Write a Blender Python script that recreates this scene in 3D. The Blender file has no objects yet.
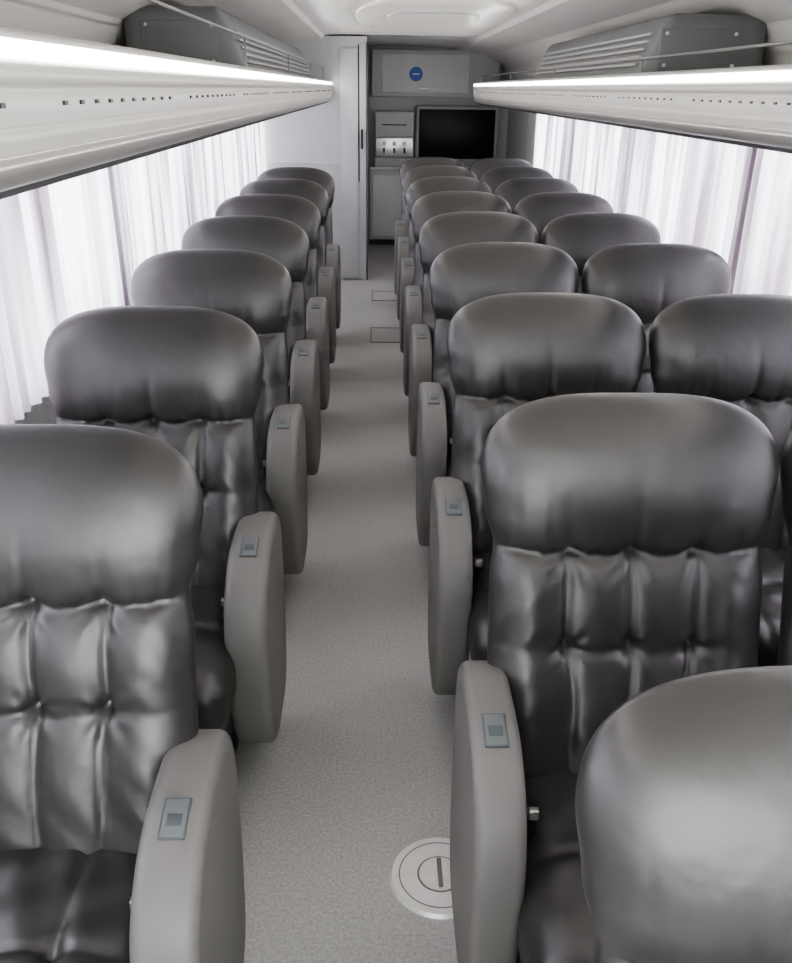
import bpy, math, random
from math import sin, cos, pi, exp
from mathutils import Vector, Matrix
random.seed(4)
S = bpy.context.scene
S.view_settings.view_transform = 'AgX'
try: S.view_settings.look = 'AgX - Medium High Contrast'
except Exception: pass
S.view_settings.exposure = 0.38

# ------------------------------------------------------------------ materials
def mat(name, col, rough=0.5, metal=0.0, spec=0.5, noise=None, bump=None, emis=None, coat=0.0):
    m = bpy.data.materials.new(name); m.use_nodes = True
    nt = m.node_tree; b = nt.nodes['Principled BSDF']
    b.inputs['Base Color'].default_value = (*col, 1)
    b.inputs['Roughness'].default_value = rough
    b.inputs['Metallic'].default_value = metal
    b.inputs['Specular IOR Level'].default_value = spec
    b.inputs['Coat Weight'].default_value = coat
    tc = nt.nodes.new('ShaderNodeTexCoord')
    if noise:
        sc, amt = noise
        n = nt.nodes.new('ShaderNodeTexNoise'); n.inputs['Scale'].default_value = sc
        n.inputs['Detail'].default_value = 4
        nt.links.new(tc.outputs['Object'], n.inputs['Vector'])
        r = nt.nodes.new('ShaderNodeValToRGB')
        r.color_ramp.elements[0].position = 0.3; r.color_ramp.elements[1].position = 0.7
        r.color_ramp.elements[0].color = (*[c*(1-amt) for c in col], 1)
        r.color_ramp.elements[1].color = (*[min(1, c*(1+amt)) for c in col], 1)
        nt.links.new(n.outputs['Fac'], r.inputs['Fac'])
        nt.links.new(r.outputs['Color'], b.inputs['Base Color'])
    if bump:
        prev = None
        for sc, st, dist in bump:
            n = nt.nodes.new('ShaderNodeTexNoise'); n.inputs['Scale'].default_value = sc
            n.inputs['Detail'].default_value = 3
            nt.links.new(tc.outputs['Object'], n.inputs['Vector'])
            bp = nt.nodes.new('ShaderNodeBump'); bp.inputs['Strength'].default_value = st
            bp.inputs['Distance'].default_value = dist
            nt.links.new(n.outputs['Fac'], bp.inputs['Height'])
            if prev: nt.links.new(prev.outputs['Normal'], bp.inputs['Normal'])
            prev = bp
        nt.links.new(prev.outputs['Normal'], b.inputs['Normal'])
    if emis:
        b.inputs['Emission Color'].default_value = (*emis[0], 1)
        b.inputs['Emission Strength'].default_value = emis[1]
    return m

M_leather = mat('leather_charcoal', (0.027, 0.0255, 0.0245), 0.375, spec=0.85, noise=(6, 0.10),
                bump=[(9, 0.22, 0.02), (420, 0.08, 0.001)])
M_arm = mat('armrest_vinyl', (0.150, 0.145, 0.137), 0.5, noise=(8, 0.05), bump=[(350, 0.10, 0.001)])
M_shell = mat('seat_shell_plastic', (0.05, 0.05, 0.052), 0.5)
M_button = mat('button_plate', (0.125, 0.138, 0.142), 0.45)
M_btn2 = mat('button_key', (0.07, 0.082, 0.087), 0.45)
M_steel = mat('brushed_steel', (0.62, 0.62, 0.6), 0.3, metal=1.0, noise=(60, 0.08))
M_rail = mat('rail_dark_alloy', (0.30, 0.30, 0.30), 0.35, metal=0.8)
M_cap = mat('floor_cap_alloy', (0.66, 0.65, 0.62), 0.35, metal=0.2, noise=(40, 0.06))
M_black = mat('black_plastic', (0.012, 0.012, 0.014), 0.4)
M_screen = mat('screen_glass', (0.003, 0.003, 0.005), 0.35, spec=0.25)
M_floor = mat('floor_vinyl', (0.375, 0.37, 0.35), 0.6, noise=(140, 0.20), bump=[(160, 0.15, 0.002)])
M_ceil = mat('ceiling_laminate', (0.78, 0.76, 0.72), 0.35, noise=(2, 0.03))
M_wall = mat('wall_panel_grey', (0.60, 0.60, 0.60), 0.5, noise=(3, 0.03))
M_part = mat('partition_laminate', (0.48, 0.48, 0.49), 0.45, noise=(3, 0.03))
M_wallfab = mat('wall_lower_fabric', (0.35, 0.35, 0.35), 0.9, noise=(90, 0.12))
M_light = mat('light_grey_laminate', (0.74, 0.75, 0.75), 0.4, noise=(3, 0.03))
M_mid = mat('mid_grey_laminate', (0.58, 0.59, 0.59), 0.4, noise=(3, 0.04))
M_rack = mat('rack_fascia_white', (0.56, 0.55, 0.50), 0.4, noise=(2, 0.03))
M_rackmetal = mat('rack_satin_aluminium', (0.48, 0.47, 0.44), 0.32, metal=0.6)
M_rackdark = mat('rack_dark_edge', (0.07, 0.07, 0.07), 0.5)
M_duct = mat('duct_housing_grey', (0.15, 0.155, 0.155), 0.45, noise=(3, 0.05))
M_ductl = mat('duct_louvre_light', (0.33, 0.33, 0.32), 0.45)
M_led = mat('led_diffuser', (1, 1, 1), 0.5, emis=((0.98, 0.98, 1.0), 6))
M_blue = mat('sign_blue', (0.02, 0.12, 0.5), 0.4)
M_white = mat('white_plastic', (0.8, 0.8, 0.8), 0.4)
M_exit = mat('floor_hatch_line', (0.16, 0.155, 0.15), 0.5)

def curtain_mat():
    m = bpy.data.materials.new('curtain_fabric'); m.use_nodes = True
    nt = m.node_tree; nt.nodes.clear()
    o = nt.nodes.new('ShaderNodeOutputMaterial')
    tc = nt.nodes.new('ShaderNodeTexCoord')
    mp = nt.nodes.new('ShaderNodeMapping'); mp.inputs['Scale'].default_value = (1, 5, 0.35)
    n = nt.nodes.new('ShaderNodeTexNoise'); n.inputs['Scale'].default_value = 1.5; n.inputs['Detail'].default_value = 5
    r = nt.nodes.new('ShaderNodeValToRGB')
    r.color_ramp.elements[0].position = 0.38; r.color_ramp.elements[0].color = (0.32, 0.275, 0.32, 1)  # mauve end: shade of the pillars behind, painted into the cloth as darker bands
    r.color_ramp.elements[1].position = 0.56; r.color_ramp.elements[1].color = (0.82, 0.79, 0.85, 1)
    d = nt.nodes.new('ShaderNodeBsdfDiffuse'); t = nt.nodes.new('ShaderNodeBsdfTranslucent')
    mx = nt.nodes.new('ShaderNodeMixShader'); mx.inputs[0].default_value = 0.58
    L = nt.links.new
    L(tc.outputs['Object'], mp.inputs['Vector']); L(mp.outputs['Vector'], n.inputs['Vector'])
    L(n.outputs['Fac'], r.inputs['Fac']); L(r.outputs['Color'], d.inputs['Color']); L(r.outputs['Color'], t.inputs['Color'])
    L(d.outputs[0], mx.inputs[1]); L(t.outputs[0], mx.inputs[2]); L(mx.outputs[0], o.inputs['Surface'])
    return m
M_curtain = curtain_mat()
def glass_mat(name='window_glass', c=(0.93, 0.94, 0.94, 1)):
    m = bpy.data.materials.new(name); m.use_nodes = True
    nt = m.node_tree; nt.nodes.clear()
    o = nt.nodes.new('ShaderNodeOutputMaterial')
    t = nt.nodes.new('ShaderNodeBsdfTransparent'); t.inputs[0].default_value = c
    g = nt.nodes.new('ShaderNodeBsdfGlossy'); g.inputs['Roughness'].default_value = 0.05
    mx = nt.nodes.new('ShaderNodeMixShader'); mx.inputs[0].default_value = 0.05
    nt.links.new(t.outputs[0], mx.inputs[1]); nt.links.new(g.outputs[0], mx.inputs[2]); nt.links.new(mx.outputs[0], o.inputs['Surface'])
    return m
M_glass = glass_mat()
M_wglass = glass_mat('windscreen_tinted_glass', (0.84, 0.86, 0.85, 1))

# ------------------------------------------------------------------ mesh builder
class MB:
    def __init__(s): s.v = []; s.f = []; s.mi = []; s.sm = []; s.mats = []
    def m(s, mt):
        if mt not in s.mats: s.mats.append(mt)
        return s.mats.index(mt)
    def add(s, vs, fs, mt, smooth=True, xf=None):
        o = len(s.v); k = s.m(mt)
        for p in vs:
            p = Vector(p)
            if xf is not None: p = xf @ p
            s.v.append(tuple(p))
        for f in fs:
            s.f.append([i+o for i in f]); s.mi.append(k); s.sm.append(smooth)
    def mesh(s, name):
        me = bpy.data.meshes.new(name); me.from_pydata(s.v, [], s.f)
        for mt in s.mats: me.materials.append(mt)
        me.polygons.foreach_set('material_index', s.mi)
        me.polygons.foreach_set('use_smooth', s.sm)
        me.update()
        import bmesh
        bm = bmesh.new(); bm.from_mesh(me); bmesh.ops.recalc_face_normals(bm, faces=bm.faces); bm.to_mesh(me); bm.free()
        return me
    def obj(s, name, loc=(0, 0, 0), parent=None):
        o = bpy.data.objects.new(name, s.mesh(name)); o.location = loc
        S.collection.objects.link(o)
        if parent: o.parent = parent
        return o
    def rbox(s, c, sz, r, mt, n=6, k=4, deform=None, xf=None):
        h = [q/2 for q in sz]; r = min(r, min(h)*0.999)
        def coords(hh):
            a = []
            for i in range(k): a.append(-hh + r*(1-cos(pi/2*i/k)))
            nn = n if hh > r*1.01 else 1
            for i in range(nn+1): a.append(-(hh-r) + 2*(hh-r)*i/nn)
            for i in range(k-1, -1, -1): a.append(hh - r*(1-cos(pi/2*i/k)))
            return a
        C = [coords(q) for q in h]; idx = {}; vs = []; fs = []
        def vert(i, j, l):
            key = (i, j, l)
            if key in idx: return idx[key]
            p = Vector((C[0][i], C[1][j], C[2][l]))
            inner = Vector([max(-(h[q]-r), min(h[q]-r, p[q])) for q in range(3)])
            d = p-inner
            if d.length > 1e-9: p = inner + d.normalized()*r
            if deform: p = Vector(deform(p, h))
            idx[key] = len(vs); vs.append(p+Vector(c)); return idx[key]
        N = [len(q)-1 for q in C]
        for ax in range(3):
            a, b = [(1, 2), (0, 2), (0, 1)][ax]
            for side in (0, N[ax]):
                for i in range(N[a]):
                    for j in range(N[b]):
                        q = []
                        for (di, dj) in ((0, 0), (1, 0), (1, 1), (0, 1)):
                            t = [0, 0, 0]; t[ax] = side; t[a] = i+di; t[b] = j+dj
                            q.append(vert(*t))
                        fs.append(q)
        s.add(vs, fs, mt, True, xf)
    def box(s, x0, x1, y0, y1, z0, z1, mt, bev=0.0):
        if bev > 0:
            s.rbox(((x0+x1)/2, (y0+y1)/2, (z0+z1)/2), (x1-x0, y1-y0, z1-z0), bev, mt, n=1, k=2); return
        vs = [(x, y, z) for x in (x0, x1) for y in (y0, y1) for z in (z0, z1)]
        fs = [(0, 1, 3, 2), (4, 6, 7, 5), (0, 4, 5, 1), (2, 3, 7, 6), (0, 2, 6, 4), (1, 5, 7, 3)]
        s.add(vs, fs, mt, False)
    def tube(s, pts, r, mt, n=8, closed=False):
        P = [Vector(p) for p in pts]; N = len(P); vs = []; fs = []
        up = Vector((0, 0, 1)); prevn = None
        for i in range(N):
            if closed: t = P[(i+1) % N]-P[i-1]
            else: t = P[min(i+1, N-1)]-P[max(i-1, 0)]
            t.normalize()
            if prevn is None:
                a = up if abs(t.z) < 0.9 else Vector((0, 1, 0))
                nrm = t.cross(a).normalized()
            else:
                nrm = (prevn - t*prevn.dot(t)).normalized()
            prevn = nrm; bn = t.cross(nrm)
            for j in range(n):
                an = 2*pi*j/n; vs.append(P[i]+nrm*(r*cos(an))+bn*(r*sin(an)))
        for i in range(N if closed else N-1):
            for j in range(n):
                i2 = (i+1) % N; fs.append((i*n+j, i*n+(j+1) % n, i2*n+(j+1) % n, i2*n+j))
        if not closed:
            fs.append(tuple(range(n))); fs.append(tuple(range((N-1)*n, N*n)))
        s.add(vs, fs, mt, True)
    def cyl(s, c, r, h, mt, axis='z', n=32, r2=None):
        r2 = r if r2 is None else r2; vs = []; c = Vector(c)
        for k, rr in ((0, r), (1, r2)):
            for j in range(n):
                a = 2*pi*j/n; p = (rr*cos(a), rr*sin(a), (k-0.5)*h)
                if axis == 'y': p = (p[0], p[2], p[1])
                if axis == 'x': p = (p[2], p[0], p[1])
                vs.append(c+Vector(p))
        fs = [(j, (j+1) % n, n+(j+1) % n, n+j) for j in range(n)]
        s.add(vs, fs, mt, True)
        s.add(vs, [tuple(range(n)), tuple(range(n, 2*n))], mt, False)
    def extrude(s, prof, y0, y1, mt, smooth=True, closed=False, caps=False, ny=1):
        n = len(prof); vs = []
        for k in range(ny+1):
            y = y0+(y1-y0)*k/ny
            vs += [(x, y, z) for x, z in prof]
        fs = []
        for k in range(ny):
            for i in range(n if closed else n-1):
                j = (i+1) % n; fs.append((k*n+i, k*n+j, (k+1)*n+j, (k+1)*n+i))
        s.add(vs, fs, mt, smooth)
        if caps: s.add(vs, [tuple(range(n)), tuple(range(ny*n, ny*n+n))], mt, False)

def interp(tab, z):
    if z <= tab[0][0]: return tab[0][1]
    for (a, fa), (b, fb) in zip(tab, tab[1:]):
        if z <= b:
            t = (z-a)/(b-a); t = t*t*(3-2*t); return fa+(fb-fa)*t
    return tab[-1][1]

# ------------------------------------------------------------------ seat
ZT = 1.105; ZN = 0.845; ZM = 0.680
BX = (-0.112, 0.0, 0.112)
WT = [(0.36, 0.236), (0.45, 0.242), (0.62, 0.251), (0.78, 0.250), (ZN, 0.244), (0.91, 0.260), (0.98, 0.268), (1.1, 0.268)]
def spine(z): return -0.30*(ZT-z)
def crs(d, w): return 1/(1+(d/w)**2)**1.2
def seat_back(mb, seed=0):
    rnd = random.Random(seed)
    zc, rz = 0.965, ZT-0.965
    zs = []
    z = 0.36
    while z < zc: zs.append(z); z += 0.0065
    for i in range(21): zs.append(zc+rz*sin(pi/2*i/20*0.9995))
    NU = 120
    rows_f = []; rows_b = []
    wr = [(rnd.uniform(-0.24, 0.24), rnd.uniform(0.4, 1), rnd.uniform(-0.6, 0.6)) for _ in range(22)]
    for z in zs:
        w = interp(WT, z)
        if z > zc:
            q = min(1.0, (z-zc)/rz); w *= max(0.0, 1-q**2.8)**(1/3.0); th = max(0, 1-q**2.6)**(1/2.2)
        else: th = 1.0
        if z > ZN:
            t = min(1, (z-ZN)/(zc-ZN)); tf = 0.050+0.032*sin(pi/2*t)**0.8
        else: tf = 0.050
        rf = []; rb = []
        for i in range(NU+1):
            s = -1+2*i/NU; ss = sin(pi/2*s); x = w*ss
            edge = max(0.0, 1-abs(ss)**3.4)**(1/2.2)
            f = 0.0
            eg = min(1.0, max(0.0, (1-abs(ss))*6))
            nearb = max(exp(-((x-b)/0.020)**2) for b in BX)
            zn = ZN + 0.005*cos(x*pi/0.056)
            f -= (0.009+0.015*nearb)*crs(z-zn, 0.009)*(0.35+0.65*eg)
            if z <= ZN+0.002:
                fade = min(1.0, max(0.0, (z-0.37)/0.06))
                for b in BX:
                    xx = x-b*(1+0.10*sin((z-ZM)*9)) - 0.003*sin(z*31+b*40)
                    dz = min(abs(z-ZM), abs(z-ZN))
                    f -= (0.0080+0.0080*exp(-(dz/0.04)**2))*crs(xx, 0.0080)*(0.85 if b else 0.9)
                nearm = max(exp(-((x-b)/0.030)**2) for b in BX)
                f -= (0.0035+0.007*nearm)*crs(z-ZM+0.008*abs(sin(x*pi/0.112)), 0.010)*exp(-(x/0.15)**8)
                f -= 0.004*crs(z-ZM-0.25*(abs(x)-0.112), 0.010)*(1 if abs(x) > 0.112 else 0)*max(0, 1-(abs(x)-0.112)/0.07)
                for (za, zb, am) in ((ZM, ZN, 0.011), (0.42, ZM, 0.011)):
                    if za < z < zb:
                        v = sin(pi*(z-za)/(zb-za)); am2 = am*v
                        if abs(x) < 0.112: f += am2*(0.25+0.75*abs(sin(pi*x/0.112)))
                        else:
                            u = min(1, (abs(x)-0.112)/0.10); f += am2*sin(pi/2*min(1, u*1.4))
                for b in BX:
                    r2 = (x-b)**2+(z-ZM)**2; r = math.sqrt(r2)+1e-6; an = math.atan2(z-ZM, x-b)
                    f -= 0.015*exp(-r2/0.013**2)
                    f += 0.0020*cos(7*an+b*20)*exp(-((r-0.028)/0.018)**2)
                    r2 = (x-b)**2+(z-ZN)**2; r = math.sqrt(r2)+1e-6; an = math.atan2(z-ZN, x-b)
                    f += 0.0024*cos(9*an+b*11)*exp(-((r-0.032)/0.020)**2)
                f += 0.012*exp(-((abs(x)-0.195)/0.050)**2)*fade
                f += 0.0014*sin((z+abs(x)*0.8)*2*pi/0.064)*max(0, (abs(x)-0.13)/0.1)*eg*fade
                f += 0.0010*sin((z*0.8+x*1.0)*2*pi/0.08)*exp(-((z-0.5)/0.08)**2)*eg
            if z > ZN-0.002:
                h = max(0, z-ZN)
                f += 0.0016*cos(x*2*pi/0.034+z*12)*exp(-h/0.022)*eg
                f -= 0.006*crs(x-0.003, 0.007)*max(0, 1-h/0.17)
                for b in BX:
                    f -= 0.010*crs(x-b*(1+h*1.0), 0.009)*exp(-h/0.035)
                for (wx, wa, wd) in wr:
                    f -= 0.0024*wa*exp(-((x-wx-wd*h*0.4)/0.006)**2)*exp(-h/0.05)
            rf.append((x, spine(z) - (tf*edge + f*edge)*th, z))
            rb.append((x, spine(z) + 0.055*max(0, 1-abs(ss)**4)**(1/2.5)*th, z))
        rows_f.append(rf); rows_b.append(rb)
    n = NU+1
    nr = len(rows_f)
    vs = [p for r in rows_f for p in r] + [p for r in rows_b for p in r]
    fs = []
    for o in (0, nr*n):
        fs += [(o+j*n+i, o+j*n+i+1, o+(j+1)*n+i+1, o+(j+1)*n+i) for j in range(nr-1) for i in range(NU)]
    mb.add(vs, fs, M_leather)

def cushion(mb):
    def df(p, h):
        x, y, z = p
        if z > 0:
            k = max(0, (1-(abs(x)/h[0])**3)*(1-(abs(y)/h[1])**4))
            z += 0.030*k
            cr = 0
            for b in (-0.08, 0.08): cr += crs(x-b, 0.009)
            cr += crs(y+0.03, 0.009)*0.8
            for b in (-0.08, 0.08):
                r = math.hypot(x-b, y+0.03); cr += 0.9*exp(-(r/0.016)**2)
            z -= 0.011*cr*k**0.5
            z += 0.0025*sin(x*70+y*25)*k + 0.002*sin(y*60-x*30)*k
        return (x, y, z)
    mb.rbox((0, -0.40, 0.365), (0.455, 0.50, 0.15), 0.055, M_leather, n=44, k=6, deform=df)
    mb.rbox((0, -0.60, 0.30), (0.44, 0.07, 0.12), 0.03, M_leather, n=6, k=3)

def armrest(mb, cx, w=0.09, big=True, zt=0.637):
    if big: y0, y1, z0, z1, n = -0.49, -0.075, 0.075, zt, 5.0
    else: y0, y1, z0, z1, n = -0.50, -0.10, 0.50, 0.60, 4.0
    cy, cz, a, b = (y0+y1)/2, (z0+z1)/2, (y1-y0)/2, (z1-z0)/2
    NP = 96; K = 7; r = min(w*0.22, b*0.8)
    def ring(x, ins):
        out = []
        for i in range(NP):
            an = 2*pi*i/NP; c, s_ = cos(an), sin(an)
            nn = n if not big else (3.6 if (c < 0) else 4.8)
            yy = (a-ins)*math.copysign(abs(c)**(2/nn), c); zz = (b-ins)*math.copysign(abs(s_)**(2/nn), s_)
            if big:
                t = zz/b
                if yy < 0: yy *= 1-0.22*max(0, -t+0.05)**1.4
                if yy > 0: yy *= 1-0.10*max(0, -t)
                zz += -0.06*(1 if yy < 0 else 0)*(abs(yy)/a)**1.6*max(0, t)
            out.append((x, cy+yy, cz+zz))
        return out
    rings = []
    for i in range(K+1):
        an = pi/2*i/K; rings.append(ring(cx-w/2+r*(1-cos(an)), r*(1-sin(an))))
    for i in range(K+1):
        an = pi/2*(K-i)/K; rings.append(ring(cx+w/2-r*(1-cos(an)), r*(1-sin(an))))
    vs = [p for rg in rings for p in rg]; fs = []
    for k in range(len(rings)-1):
        for i in range(NP):
            j = (i+1) % NP; fs.append((k*NP+i, k*NP+j, (k+1)*NP+j, (k+1)*NP+i))
    for side, base in ((-1, 0), (1, (len(rings)-1)*NP)):
        prev = base
        for q, dx in ((0.8, 0.0015), (0.4, 0.003)):
            st = len(vs)
            for i in range(NP):
                p = vs[base+i]; vs.append((p[0]+side*dx, cy+(p[1]-cy)*q, cz+(p[2]-cz)*q))
            for i in range(NP):
                j = (i+1) % NP; fs.append((prev+i, prev+j, st+j, st+i))
            prev = st
        fs.append(tuple(range(prev, prev+NP)))
    mb.add(vs, fs, M_arm)
    if big:
        def ztop(y):
            best = -1
            prof = ring(cx, 0)
            for i in range(NP):
                p, q = prof[i], prof[(i+1) % NP]
                if (p[1]-y)*(q[1]-y) <= 0 and p[1] != q[1]:
                    t = (y-p[1])/(q[1]-p[1]); best = max(best, p[2]+(q[2]-p[2])*t)
            return best
        yp = -0.335; dzdy = (ztop(yp+0.03)-ztop(yp-0.03))/0.06
        X = Matrix.Translation((cx, yp, ztop(yp)-0.0015)) @ Matrix.Rotation(math.atan(dzdy), 4, 'X')
        mb.rbox((0, 0, 0), (0.040, 0.068, 0.006), 0.002, M_btn2, n=1, k=2, xf=X)
        mb.rbox((0, 0, 0.0008), (0.035, 0.063, 0.006), 0.002, M_button, n=1, k=2, xf=X)
        mb.rbox((0, -0.004, 0.0016), (0.024, 0.022, 0.006), 0.002, M_btn2, n=1, k=2, xf=X)

def make_seat(arms):
    mb = MB()
    seat_back(mb, ord(arms[0])); cushion(mb)
    for a in arms:
        if a == 'L': armrest(mb, -0.260, 0.084, zt=0.641)
        elif a == 'R': armrest(mb, 0.252, 0.098, zt=0.625)
        elif a == 'l': armrest(mb, -0.262, 0.05, big=False)
    mb.box(-0.20, 0.20, -0.58, -0.16, 0.235, 0.30, M_shell, 0.012)
    for x in (-0.15, 0.15):
        mb.box(x-0.022, x+0.022, -0.50, -0.20, 0.03, 0.25, M_shell, 0.01)
        mb.box(x-0.035, x+0.035, -0.56, -0.14, 0.0, 0.035, M_shell, 0.008)
    mb.tube([(-0.19, -0.52, 0.2), (0.19, -0.52, 0.2)], 0.012, M_rail)
    mb.cyl((0.17 if 'R' in arms else -0.17, -0.53, 0.14), 0.016, 0.02, M_steel, axis='y', n=16)
    sx = 1 if 'R' in arms else -1
    mb.rbox((sx*0.196, -0.37, 0.465), (0.018, 0.03, 0.05), 0.005, M_black, n=1, k=2)
    mb.rbox((sx*0.194, -0.378, 0.494), (0.018, 0.014, 0.020), 0.003, M_steel, n=1, k=2)
    return mb.mesh('bus_seat')

me_left = make_seat(['R'])
me_aisle = make_seat(['L'])
me_win = make_seat(['l'])
def put(me, x, y):
    o = bpy.data.objects.new('bus_seat', me); o.location = (x, y, 0); S.collection.objects.link(o)
LX, RX, WX = -0.544, 0.459, 1.005
for i in range(7): put(me_left, LX, 1.352+0.851*i)
for i in range(-1, 8):
    dy = 0.03 if i < 0 else 0
    put(me_aisle, RX, 1.527+0.865*i+dy); put(me_win, WX, 1.527+0.865*i+dy)

# ------------------------------------------------------------------ shell
XL, XR, Y0, Y1, YP = -1.03, 1.45, -1.7, 10.6, 8.25
mb = MB(); mb.box(XL-0.05, XR+0.05, Y0, Y1+0.05, -0.05, 0, M_floor); mb.obj('floor')
prof = [(XL, 1.50), (XL+0.02, 1.68), (XL+0.1, 1.82), (-0.74, 1.92), (-0.44, 1.97), (-0.42, 1.995), (-0.38, 2.0), (0.2, 2.02),
        (0.80, 2.0), (0.84, 1.995), (0.86, 1.97), (1.14, 1.92), (XR-0.1, 1.82), (XR-0.02, 1.68), (XR, 1.50)]
mb = MB(); mb.extrude(prof, Y0, Y1+0.05, M_ceil, smooth=False, ny=1)
def oval(mb, c, ax, ay, z, h, mt, n=48, p=3.2):
    rings = []
    for (s_, dz) in ((1.0, 0.0), (0.985, -h*0.7), (0.95, -h), (0.0, -h)):
        ring = []
        for i in range(n):
            an = 2*pi*i/n
            ring.append((c[0]+ax*s_*math.copysign(abs(cos(an))**(2/p), cos(an)), c[1]+ay*s_*math.copysign(abs(sin(an))**(2/p), sin(an)), z+dz))
        rings.append(ring)
    vs = [q for r_ in rings for q in r_]
    fs = [(k_*n+i, k_*n+(i+1) % n, (k_+1)*n+(i+1) % n, (k_+1)*n+i) for k_ in range(3) for i in range(n)]
    mb.add(vs, fs, mt, True)
for yc in (1.9, 6.0):
    oval(mb, (0.33, yc), 0.46, 1.05, 2.012, 0.030, M_ceil)
    oval(mb, (0.33, yc), 0.27, 0.55, 1.984, 0.012, M_part)
    oval(mb, (0.33, yc), 0.255, 0.53, 1.972, 0.004, M_ceil)
    for (dx, dy_) in ((-0.35, -0.7), (0.35, -0.7), (-0.35, 0.7), (0.35, 0.7)):
        mb.cyl((0.33+dx, yc+dy_, 1.981), 0.012, 0.006, M_mid, n=12)
for yc in (0.6, 4.0, 8.0):
    mb.box(-0.4, 0.82, yc-0.005, yc+0.005, 1.992, 2.02, M_part)
mb.obj('ceiling')

def side_wall(name, x, sgn, spans):
    mb = MB()
    xo = x+sgn*0.06
    a, b = min(x, xo), max(x, xo)
    mb.box(a, b, Y0, Y1, 0, 0.80, M_wallfab)
    mb.box(a, b, Y0, Y1, 1.50, 1.62, M_wall)
    edges = [Y0]+[q for s_ in spans for q in s_]+[Y1]
    for i in range(0, len(edges), 2):
        mb.box(a, b, edges[i], edges[i+1], 0.80, 1.50, M_wall)
    xi = x-sgn*0.05
    mb.box(min(x, xi), max(x, xi), Y0, YP, 0.75, 0.785, M_part, 0.008)
    mb.box(min(x, xi), max(x, xi), Y0, YP, 0.0, 0.10, M_part, 0.01)
    mb.obj(name)
spans = [(-1.35, 0.27), (0.35, 1.85), (1.95, 3.45), (3.55, 5.05), (5.15, 6.65), (6.75, 8.2)]
side_wall('wall_left', XL, -1, spans)
side_wall('wall_right', XR, 1, spans)
k = 1
for x, sg in ((XL, -1), (XR, 1)):
    for (a, b) in spans:
        mb = MB(); xx = x+sg*0.03
        mb.box(xx-0.004, xx+0.004, a, b, 0.80, 1.50, M_glass)
        for (p, q, r, t) in ((a, a+0.012, 0.8, 1.5), (b-0.012, b, 0.8, 1.5), (a, b, 0.8, 0.815), (a, b, 1.485, 1.5)):
            mb.box(xx-0.015, xx+0.015, p, q, r, t, M_mid)
        mb.obj('window_%d' % k); k += 1
mb = MB()
mb.box(XL, XR, Y0-0.06, Y0, 0, 0.45, M_wall); mb.box(XL, XR, Y0-0.06, Y0, 1.95, 2.05, M_wall)
mb.box(XL, XL+0.08, Y0-0.06, Y0, 0.45, 1.95, M_wall); mb.box(XR-0.08, XR, Y0-0.06, Y0, 0.45, 1.95, M_wall)
mb.obj('wall_front')
mb = MB(); mb.box(XL+0.08, XR-0.08, Y0-0.04, Y0-0.03, 0.45, 1.95, M_wglass); mb.obj('window_%d' % k)

# ------------------------------------------------------------------ curtains
def curtain(x, ya, yb, seed):
    rnd = random.Random(seed); ph = rnd.uniform(0, 6); wl = rnd.uniform(0.052, 0.068)
    n = int((yb-ya)/0.006); vs = []; fs = []; R = 14
    for j in range(R+1):
        t = j/R; z = 0.79+(1.515-0.79)*t
        for i in range(n+1):
            y = ya+(yb-ya)*i/n
            p = y*2*pi/wl+ph+0.9*sin(y*5+ph)+0.5*sin(y*13+ph*2)
            amp = 0.024*(0.75+0.35*sin(y*4+ph))*(1.1-0.45*t)
            vs.append((x+amp*sin(p)+0.004*sin(2.3*p+t*2), y+0.010*sin(t*3+ph+y*3)*(1-t), z))
    for j in range(R):
        for i in range(n): fs.append((j*(n+1)+i, j*(n+1)+i+1, (j+1)*(n+1)+i+1, (j+1)*(n+1)+i))
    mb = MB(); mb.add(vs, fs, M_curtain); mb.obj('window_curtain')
sd = 1
for x in (XL+0.080, XR-0.080):
    y = -1.4
    while y < 8.1:
        yb = min(y+0.80, 8.22); curtain(x, y, yb+0.015, sd); y += 0.80; sd += 1

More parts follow.
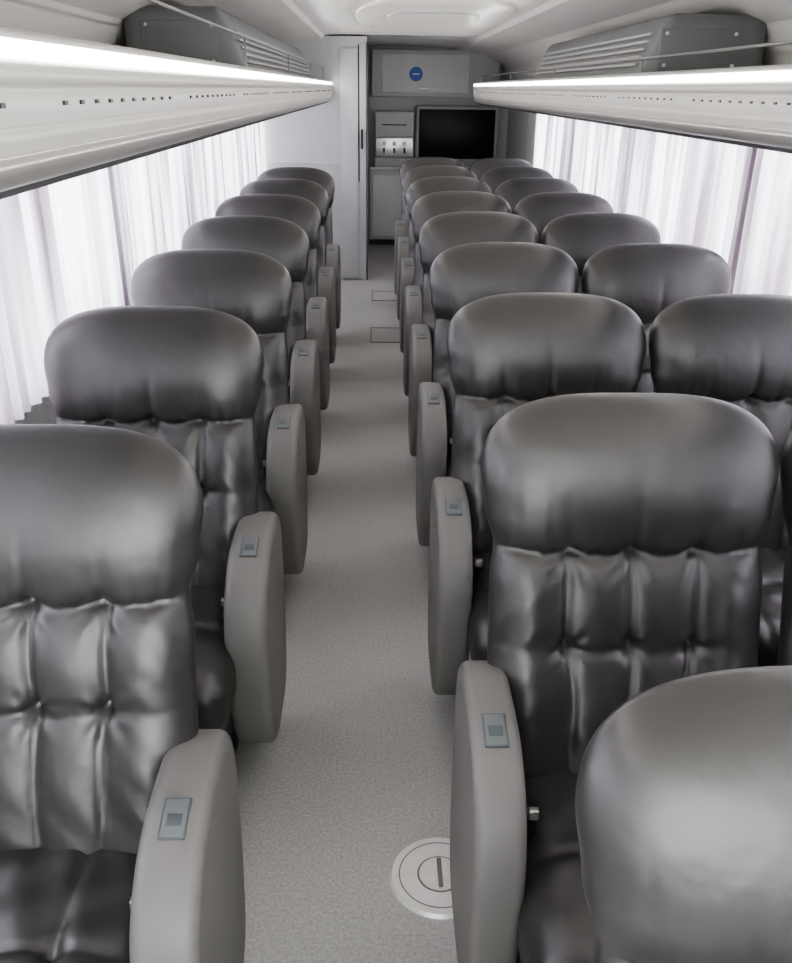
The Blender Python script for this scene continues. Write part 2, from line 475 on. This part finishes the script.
# ------------------------------------------------------------------ luggage racks (rail, posts included)
def rack(name, xw, xi, sg, zr):
    mb = MB(); ya, yb = -1.5, YP-0.01
    X = lambda d: xi - sg*d
    mb.extrude([(X(0.012), 1.643), (X(0.002), 1.641), (X(0.0), 1.632), (X(0.004), 1.626), (X(0.012), 1.625)], ya, yb, M_led)
    mb.extrude([(X(0.012), 1.643), (X(0.012), 1.652), (X(0.03), 1.655), (X(0.05), 1.64), (X(0.05), 1.60)], ya, yb, M_rackmetal)
    mb.extrude([(X(0.012), 1.625), (X(-0.004), 1.618), (X(-0.007), 1.608), (X(-0.003), 1.600), (X(0.006), 1.597), (X(0.003), 1.592), (X(0.003), 1.575), (X(0.006), 1.560)], ya, yb, M_rack)
    mb.extrude([(X(0.006), 1.560), (X(0.012), 1.558), (X(0.006), 1.555), (X(0.008), 1.545), (X(0.014), 1.532)], ya, yb, M_rack)
    mb.extrude([(X(0.014), 1.532), (X(0.018), 1.530), (X(0.009), 1.527), (X(0.009), 1.520), (X(0.014), 1.507), (X(0.026), 1.498), (X(0.04), 1.494)], ya, yb, M_rackmetal)
    mb.extrude([(X(0.04), 1.494), (X(0.05), 1.484), (X(0.08), 1.481), (X(0.10), 1.490)], ya, yb, M_rackdark)
    W = abs(xi-xw)
    mb.extrude([(X(0.10), 1.490), (X(0.25), 1.505), (X(0.42), 1.515), (X(W-0.01), 1.535)], ya, yb, M_wall)
    mb.extrude([(X(0.05), 1.60), (X(0.25), 1.60), (X(W-0.01), 1.60)], ya, yb, M_part)
    for y in (ya, yb-0.004):
        mb.add([(X(0.01), y, 1.64), (X(0.0), y, 1.60), (X(0.008), y, 1.545), (X(0.02), y, 1.50), (X(0.09), y, 1.49), (X(W-0.01), y, 1.535), (X(W-0.01), y, 1.60), (X(0.05), y, 1.60), (X(0.03), y, 1.65)],
               [tuple(range(9))], M_rack, False)
    y = -1.2; c = 0
    while y < yb-0.1:
        if c % 12 not in (10, 11):
            xx = X(0.0035); mb.box(xx-0.0035, xx+0.0035, y, y+0.013, 1.578, 1.583, M_black)
        y += 0.065; c += 1
    for i in range(9):
        mb.rbox((X(0.22), 0.9+0.86*i, 1.497), (0.16, 0.24, 0.024), 0.010, M_mid, n=1, k=3)
    rx = X(0.07)
    mb.tube([(rx, 1.2, zr-0.02), (rx, 1.3, zr), (rx, yb, zr)], 0.004, M_rail)
    for i in range(4):
        mb.tube([(rx, 3.3+1.6*i, zr), (rx, 3.3+1.6*i, 1.60)], 0.003, M_rail)
    mb.obj(name)
rack('luggage_rack', XL, -0.36, 1, 1.75)
rack('luggage_rack', XR, 0.82, -1, 1.70)

def duct(xa, xb, ya, yb, sg, zt):
    mb = MB(); cx = (xa+xb)/2; z0 = 1.62; H = zt-z0
    def df(p, h):
        x, y, z = p
        if x*sg > 0: x -= sg*0.10*max(0, (z+h[2])/(2*h[2]))*(x*sg/h[0])
        return (x, y, z)
    mb.rbox((cx, (ya+yb)/2, z0+H/2), (xb-xa, yb-ya, H), 0.05, M_duct, n=8, k=5, deform=df)
    xi = xb if sg > 0 else xa
    for i in range(5):
        z = z0+0.07+0.025*i; off = 0.10*(z-z0)/H
        mb.rbox((xi-sg*(off-0.002), (ya+yb)/2, z), (0.02, yb-ya-0.25, 0.011), 0.004, M_ductl, n=1, k=2)
    mb.box(cx-0.16, cx+0.12, ya-0.006, ya+0.01, z0+0.05, zt-0.05, M_duct, 0.004)
    for zz in (z0+0.065, zt-0.065):
        for xx in (cx-0.14, cx+0.10): mb.cyl((xx, ya-0.008, zz), 0.006, 0.006, M_mid, axis='y', n=12)
    for y in (ya+0.35, (ya+yb)/2, yb-0.35):
        mb.box(xa+0.03, xb-0.03, y-0.012, y+0.012, 1.602, 1.63, M_black)
    mb.obj('air_conditioning_duct')
duct(XL+0.10, -0.47, 3.7, 7.6, 1, 1.87)
duct(0.92, XR-0.08, 3.45, 5.9, -1, 1.85)

# ------------------------------------------------------------------ rear
mb = MB(); mb.box(XL, -0.075, YP, Y1, 0, 1.99, M_part)
mb.box(XL, -0.30, YP-0.012, YP, 1.0, 1.012, M_mid)
mb.obj('wall_partition')
mb = MB(); mb.box(-0.30, -0.15, YP-0.02, YP-0.003, 0.02, 1.9, M_part, 0.004)
mb.box(-0.135, -0.075, YP-0.012, YP-0.002, 0.85, 1.93, M_part, 0.003)
mb.box(-0.148, -0.138, YP-0.006, YP-0.001, 0.85, 1.93, M_rackdark)
mb.box(-0.082, -0.07, YP-0.014, YP+0.1, 0.0, 1.95, M_rackdark)
mb.rbox((-0.115, YP-0.03, 1.2), (0.02, 0.03, 0.16), 0.008, M_black, n=1, k=3)
mb.obj('door_1')
mb = MB(); mb.box(XL, XR, Y1, Y1+0.05, 0, 2.05, M_mid); mb.obj('wall_back')
YB = Y1-0.002
mb = MB()
mb.box(-0.04, 1.30, YB-0.30, YB, 1.52, 1.97, M_mid, 0.01)
mb.box(0.06, 0.98, YB-0.315, YB-0.298, 1.56, 1.93, M_light, 0.006)
mb.rbox((0.52, YB-0.32, 1.60), (0.12, 0.014, 0.02), 0.005, M_steel, n=1, k=2)
mb.cyl((0.42, YB-0.320, 1.74), 0.07, 0.01, M_blue, axis='y')
mb.box(0.385, 0.455, YB-0.328, YB-0.322, 1.732, 1.748, M_white)
mb.obj('overhead_cabinet')
mb = MB()
mb.box(-0.065, XR-0.03, YB-0.35, YB, 0.06, 0.80, M_mid, 0.01)
mb.box(-0.03, 0.36, YB-0.365, YB-0.348, 0.10, 0.74, M_light, 0.006)
mb.box(0.40, 1.38, YB-0.365, YB-0.348, 0.10, 0.74, M_light, 0.006)
mb.box(-0.065, XR-0.03, YB-0.38, YB, 0.795, 0.825, M_white, 0.008)
mb.box(-0.06, XR-0.03, YB-0.32, YB, 0.0, 0.06, M_black)
mb.rbox((0.31, YB-0.375, 0.55), (0.015, 0.02, 0.12), 0.005, M_steel, n=1, k=2)
mb.obj('galley_base_cabinet')
mb = MB()
mb.rbox((0.20, YB-0.17, 1.25), (0.42, 0.28, 0.26), 0.02, M_mid, n=1, k=3)
mb.rbox((0.20, YB-0.17, 1.02), (0.42, 0.28, 0.21), 0.015, M_steel, n=1, k=3)
mb.rbox((0.20, YB-0.18, 0.872), (0.42, 0.26, 0.09), 0.015, M_mid, n=1, k=3)
for x in (0.09, 0.20, 0.31):
    mb.cyl((x, YB-0.325, 1.06), 0.022, 0.03, M_white, axis='y', n=16)
    mb.cyl((x, YB-0.325, 0.99), 0.010, 0.05, M_black, n=12)
mb.box(0.07, 0.33, YB-0.316, YB-0.31, 1.24, 1.25, M_black)
mb.obj('water_dispenser')
mb = MB()
def tvd(p, h):
    x, y, z = p
    if z < 0: z += 0.04*(x/h[0])**2
    return (x, y, z)
mb.rbox((0.88, YB-0.10, 1.13), (0.90, 0.12, 0.62), 0.03, M_part, n=8, k=3, deform=tvd)
mb.rbox((0.88, YB-0.162, 1.15), (0.82, 0.012, 0.50), 0.005, M_screen, n=1, k=2)
mb.obj('television_screen')
mb = MB(); mb.box(XR-0.07, XR, YP, YP+0.5, 0.8, 1.62, M_mid, 0.01); mb.obj('trim_1')

# ------------------------------------------------------------------ floor details
mb = MB()
cx, cy = 0.145, 1.475
mb.cyl((cx, cy, 0.004), 0.112, 0.008, M_cap, n=64, r2=0.106)
def annulus(r0, r1, z, mt):
    n = 64; vs = []
    for i in range(n):
        a = 2*pi*i/n
        vs += [(cx+r0*cos(a), cy+r0*sin(a), z), (cx+r1*cos(a), cy+r1*sin(a), z)]
    mb.add(vs, [(2*i, 2*i+1, (2*i+3) % (2*n), (2*i+2) % (2*n)) for i in range(n)], mt)
annulus(0.088, 0.091, 0.0085, M_exit)
annulus(0.046, 0.050, 0.0086, M_exit)
mb.cyl((cx, cy, 0.009), 0.045, 0.004, M_cap, n=48)
mb.box(cx-0.005, cx+0.005, cy-0.04, cy+0.04, 0.011, 0.016, M_exit, 0.002)
mb.obj('floor_access_cap')
for (yc, w, l) in ((6.25, 0.27, 0.42), (7.55, 0.26, 0.38)):
    mb = MB(); cxx = 0.10
    for (a, b, c_, d) in ((cxx-w/2, cxx+w/2, yc-l/2, yc-l/2+0.016), (cxx-w/2, cxx+w/2, yc+l/2-0.016, yc+l/2),
                          (cxx-w/2, cxx-w/2+0.01, yc-l/2, yc+l/2), (cxx+w/2-0.01, cxx+w/2, yc-l/2, yc+l/2)):
        mb.box(a, b, c_, d, 0, 0.004, M_exit)
    mb.box(cxx-w/2+0.01, cxx+w/2-0.01, yc-l/2+0.012, yc+l/2-0.012, 0, 0.002, M_floor)
    mb.obj('floor_hatch')

# ------------------------------------------------------------------ light
w = bpy.data.worlds.new('World'); S.world = w; w.use_nodes = True
bg = w.node_tree.nodes['Background']
bg.inputs['Color'].default_value = (0.99, 0.985, 1.0, 1); bg.inputs['Strength'].default_value = 10.5
def area(name, loc, rot, sx, sy, power=None):
    l = bpy.data.lights.new(name, 'AREA'); l.shape = 'RECTANGLE'; l.size = sx; l.size_y = sy
    if power is None: l.cycles.is_portal = True
    else: l.energy = power; l.color = (1, 0.97, 0.93)
    o = bpy.data.objects.new(name, l); o.location = loc; o.rotation_euler = rot; S.collection.objects.link(o)
area('daylight_portal', (XL-0.08, 3.4, 1.15), (0, -pi/2, 0), 0.72, 9.6)
area('daylight_portal', (XR+0.08, 3.4, 1.15), (0, pi/2, 0), 0.72, 9.6)
area('daylight_portal', ((XL+XR)/2, Y0-0.08, 1.2), (pi/2, 0, 0), 2.3, 1.5)
area('led_strip_lamp', (-0.350, 3.35, 1.633), (0, -math.radians(95), 0), 0.012, 9.6, 18)
area('led_strip_lamp', (0.810, 3.35, 1.633), (0, math.radians(95), 0), 0.012, 9.6, 18)

# ------------------------------------------------------------------ camera
cam = bpy.data.cameras.new('camera'); co = bpy.data.objects.new('camera', cam); S.collection.objects.link(co)
cam.sensor_fit = 'HORIZONTAL'; cam.sensor_width = 36; cam.lens = 36*900/792
cam.clip_start = 0.02
th = math.atan(393/900); yaw = -0.0255; roll = 0.012
R = Matrix.Rotation(yaw, 4, 'Z') @ Matrix.Rotation(pi/2-th, 4, 'X') @ Matrix.Rotation(roll, 4, 'Z')
co.matrix_world = Matrix.Translation((0, 0, 1.6)) @ R
S.camera = co
